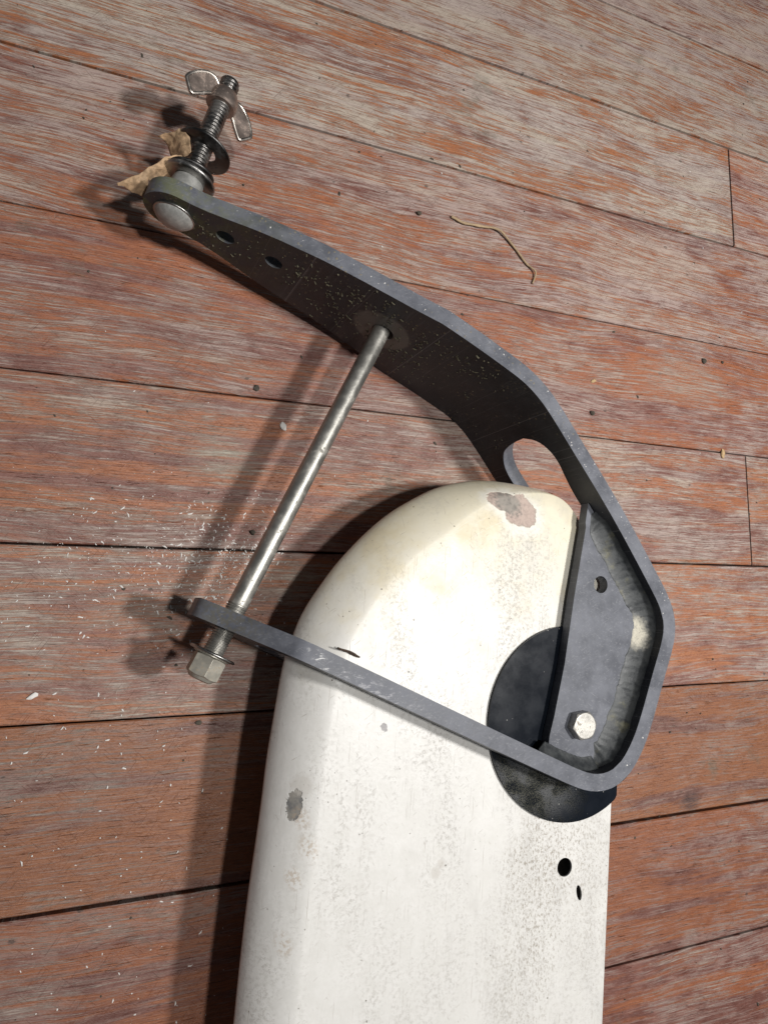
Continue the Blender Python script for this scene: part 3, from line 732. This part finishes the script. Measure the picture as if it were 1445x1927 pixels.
for r_, sd in ((lob1, 1.0), (lob2, 5.0)):
    v_, f_ = sheet(r_, 44, 14, .0014, sd)
    o = link('leaf_lobe', mesh('leaf_lobe', v_, f_), LEAFM, leaf, True, 60); keep(o, leaf)
    s_ = o.modifiers.new('thick', 'SOLIDIFY'); s_.thickness = .0004; s_.offset = 0

st = chaikin([(.282, .3244, .0012), (.2885, .3215, .0022), (.2935, .3208, .0014), (.3056, .3211, .0026), (.3150, .3222, .0014), (.3234, .3232, .0022), (.3300, .3212, .0034), (.3354, .3179, .0022), (.3463, .3089, .0014), (.3546, .2996, .0018), (.3590, .2962, .0012), (.3629, .2938, .0022), (.3660, .2912, .0030), (.3668, .2886, .0020), (.3655, .2840, .0012), (.3637, .280, .0010)], 2)
o = tube('dry_root', st, lambda t: .0010 * (1 - .45 * t) * (1 + .15 * math.sin(t * 90)) + .0002, STRANDM, None, 8, .12)
tag(o, 'thin curved tan strand of dry root lying on the planks right of the long arm', 'root')

def lump(name, c, r, mat, seed, flat=.6, stretch=1.0, rot=0.0, parent=None):
    bm = bmesh.new(); bmesh.ops.create_icosphere(bm, subdivisions=2, radius=1)
    for v in bm.verts:
        k = 1 + .45 * mnoise.noise(v.co * 1.3 + Vector((seed, seed * 2, 0))) + .2 * mnoise.noise(v.co * 3.1 + Vector((0, seed, 5)))
        v.co = Vector((v.co.x * r * stretch * k, v.co.y * r * k, max(-.55, v.co.z) * r * flat * k))
    bmesh.ops.rotate(bm, verts=bm.verts, cent=(0, 0, 0), matrix=Matrix.Rotation(rot, 3, 'Z'))
    zmin = min(v.co.z for v in bm.verts)
    for v in bm.verts: v.co += Vector((c[0], c[1], c[2] - zmin if len(c) > 2 else -zmin - .0001))
    me = bpy.data.meshes.new(name); bm.to_mesh(me); bm.free()
    return link(name, me, mat, parent, True, 50)
GR = 'bits of grit lying on the planks'
for i, (c, r, fl, stt, rot, mt, nm, lab, cat) in enumerate([
    ((.2509, .3203), .0021, .8, .75, 1.4, DIRT, 'dirt_pellet', 'dark oval pellet of dirt on the planks left of the dry root strand', 'pellet'),
    ((.5692, .2377), .0027, .6, 1.0, 0, DIRT, 'dirt_pellet', 'larger black crumb of the pair near the right edge of the photo', 'crumb'),
    ((.5951, .2402), .0015, .6, 1.0, 0, DIRT, 'dirt_pellet', 'smaller black crumb of the pair near the right edge of the photo', 'crumb'),
    ((.4263, .1684), .0025, .7, .8, 1.2, DIRT, 'dirt_pellet', 'dark crumb beside the outer bend of the bracket arm', 'crumb'),
    ((.1182, .1535), .0022, .5, 1.0, 0, DIRT, 'dirt_pellet', 'dark crumb on the floor left of the long bolt by a seam', 'crumb'),
    ((.1180, .0473), .0022, .6, .8, 1.0, DIRT, 'dirt_pellet', 'dark crumb on the floor close to the lower half of the long bolt', 'crumb'),
    ((.0847, -.0827), .0022, .25, .7, 1.5, DIRT, 'dirt_pellet', 'flat dark crumb on the floor below the hexagonal nut', 'crumb'),
    ((.1388, .1266), .0024, .6, 1.5, 1.9, DUST, 'paint_chip', 'white paint chip on the floor beside the middle of the long bolt', 'paint chip'),
    ((-.0169, -.0601), .0017, .5, 1.9, .6, DUST, 'paint_chip', 'small white paint flake at the left edge of the floor', 'paint chip'),
    ((.5878, .1445), .0024, .6, 2.0, 1.45, HUSK, 'seed_husk', 'pale straw husk lying on a seam at the right of the floor', 'husk'),
    ((.4293, .1992), .0016, .5, 2.0, .3, HUSK, 'seed_husk', 'tiny pale husk on the floor right of the bracket elbow', 'husk'),
    ]):
    tag(lump(nm, c, r, mt, i * 3.7 + 1, fl, stt, rot), lab, cat)
# curl of bark wedged against the short arm
v_, f_ = sheet([[(.1540, -.0338, .0805), (.1542, -.0335, .0812)], [(.1590, -.0358, .0803), (.1596, -.0349, .0818)], [(.1640, -.0380, .0802), (.1647, -.0370, .0816)], [(.1690, -.0400, .0800), (.1692, -.0396, .0808)]], 20, 6, .0006, 3)
v_ = [Vector(p) + Vector((-.0005, .0035, .0)) for p in v_]
o = link('bark_curl', mesh('bark_curl', v_, f_), mat_plain('dark_bark', (.07, .045, .03), .9, 0, 500, .4, .5, .0006), None, True, 60)
s_ = o.modifiers.new('thick', 'SOLIDIFY'); s_.thickness = .0008
tag(o, 'sliver of dark bark lying on the blade against the short bracket arm', 'bark')

# loose specks nobody could count: white shavings left of the long bolt, fine grit all over the boards, dust on the bar
def flakes(name, spots, mat, label, cat):
    vs_ = []; fs = []
    for (x, y, z, r, asp, rot) in spots:
        b = len(vs_); k = 5
        ca_, sa_ = math.cos(rot), math.sin(rot)
        for lvl, sc_ in ((0, 1), (1, .6)):
            for i in range(k):
                th = 2 * math.pi * i / k; u = r * asp * math.cos(th) * sc_ * random.uniform(.7, 1.2); v = r * math.sin(th) * sc_ * random.uniform(.7, 1.2)
                bend = .5 * u * u / max(r * asp, 1e-6) * .5
                vs_.append((x + u * ca_ - (v + bend) * sa_, y + u * sa_ + (v + bend) * ca_, z + lvl * r * .55))
        for i in range(k): fs.append((b + i, b + (i + 1) % k, b + k + (i + 1) % k, b + k + i))
        fs.append(tuple(b + k + i for i in range(k)))
    o = link(name, mesh(name, vs_, fs), mat, None, False); o['kind'] = 'stuff'; tag(o, label, cat); return o
sp = []
for _ in range(1150):
    x = random.gauss(.060, .050); y = random.gauss(.018, .030)
    if random.random() < .35: x = random.gauss(.10, .02); y = random.gauss(.03, .016)
    if x > .155 + max(0, y) * .3: continue
    r = random.choice([.00016, .0002, .00022, .0003, .0003, .0004, .0006])
    sp.append((x, y, 0, r, random.choice([1, 1.5, 2.5, 3.5]), random.uniform(0, 3.14)))
for _ in range(160):
    sp.append((random.uniform(-.06, .11), random.uniform(-.30, -.02), 0, random.choice([.0003, .0004, .0006]), random.choice([1, 2, 3]), random.uniform(0, 3.14)))
for _ in range(60):
    sp.append((random.uniform(0, .65), random.uniform(.1, .6), 0, random.choice([.0003, .0005]), random.choice([1, 2]), random.uniform(0, 3.14)))
flakes('paint_shavings', sp, DUST, 'white paint shavings strewn on the floor left of the long bolt', 'shavings')
sp = []
for _ in range(330):
    r = random.choice([.0003, .0004, .0005, .0006, .0008, .0011]); sp.append((random.uniform(-.08, .72), random.uniform(-.40, .70), 0, r, random.choice([1, 1.4, 2]), random.uniform(0, 3.14)))
flakes('floor_grit', sp, DIRT, 'dark specks of grit scattered over the wooden floor', 'grit')
vs_ = []; fs = []
for _ in range(430):
    if random.random() < .75:
        cs, cz = random.choice([(.045, .050), (.105, .060), (.125, .052), (.140, .066), (.160, .075), (.188, .035), (.205, .070), (.215, .030), (.235, .080), (.150, .040)]); s = random.gauss(cs, .012); z = random.gauss(cz, .009)
    else: s = random.uniform(.03, .31); z = random.uniform(.01, .10)
    zt = .105
    for (a, b) in zip(TOP, TOP[1:]):
        if a[0] <= s <= b[0]: zt = a[1] + (b[1] - a[1]) * (s - a[0]) / (b[0] - a[0])
    if s < .032 or z > zt - .001 or z < .106 - zt or math.hypot(s - .1758, z - .0525) < .009 or min(math.hypot(s - .0545, z - .0545), math.hypot(s - .0887, z - .0565)) < .008: continue
    ln = random.choice([.0003, .0004, .0005, .0006, .0008, .0011, .0017]); wd_ = random.uniform(.0002, .0006); an = random.uniform(-1.6, 1.6)
    b0 = len(vs_)
    for q, (du, dv, dh) in enumerate(((-1, -1, 0), (1, -1, 0), (1, 1, 0), (-1, 1, 0), (-.7, 0, 1), (.6, 0, 1.4))):
        u = du * ln * random.uniform(.7, 1.2); v = dv * wd_; ss = s + u * math.cos(an) - v * math.sin(an); zz = z + u * math.sin(an) + v * math.cos(an)
        p = at(ss) - nrm(ss) * (.0001 + dh * random.uniform(.0003, .0007)); vs_.append((p.x, p.y, zz))
    fs += [(b0, b0 + 1, b0 + 5, b0 + 4), (b0 + 1, b0 + 2, b0 + 5), (b0 + 2, b0 + 3, b0 + 4, b0 + 5), (b0 + 3, b0, b0 + 4)]
o = link('arm_debris', mesh('arm_debris', vs_, fs), mat_plain('dry_plant_dirt', (.10, .088, .058), .9, 0, 300, .6, .4, .0005), None, False); o['kind'] = 'stuff'
tag(o, 'dry crumbs of dirt and plant fibre stuck to the face of the long arm', 'debris')
sp = []
for _ in range(70):
    s = random.uniform(.04, .60); p = at(s) + nrm(s) * random.uniform(.001, TH - .0005)
    zt = .105
    for (a, b) in zip(TOP, TOP[1:]):
        if a[0] <= s <= b[0]: zt = a[1] + (b[1] - a[1]) * (s - a[0]) / (b[0] - a[0])
    sp.append((p.x, p.y, zt, random.choice([.0002, .0003, .0003, .0005]), random.choice([1, 1.5]), random.uniform(0, 3.14)))
flakes('bar_dust', sp, DUST, 'white dust crumbs on the upper edge of the grey bracket bar', 'dust')
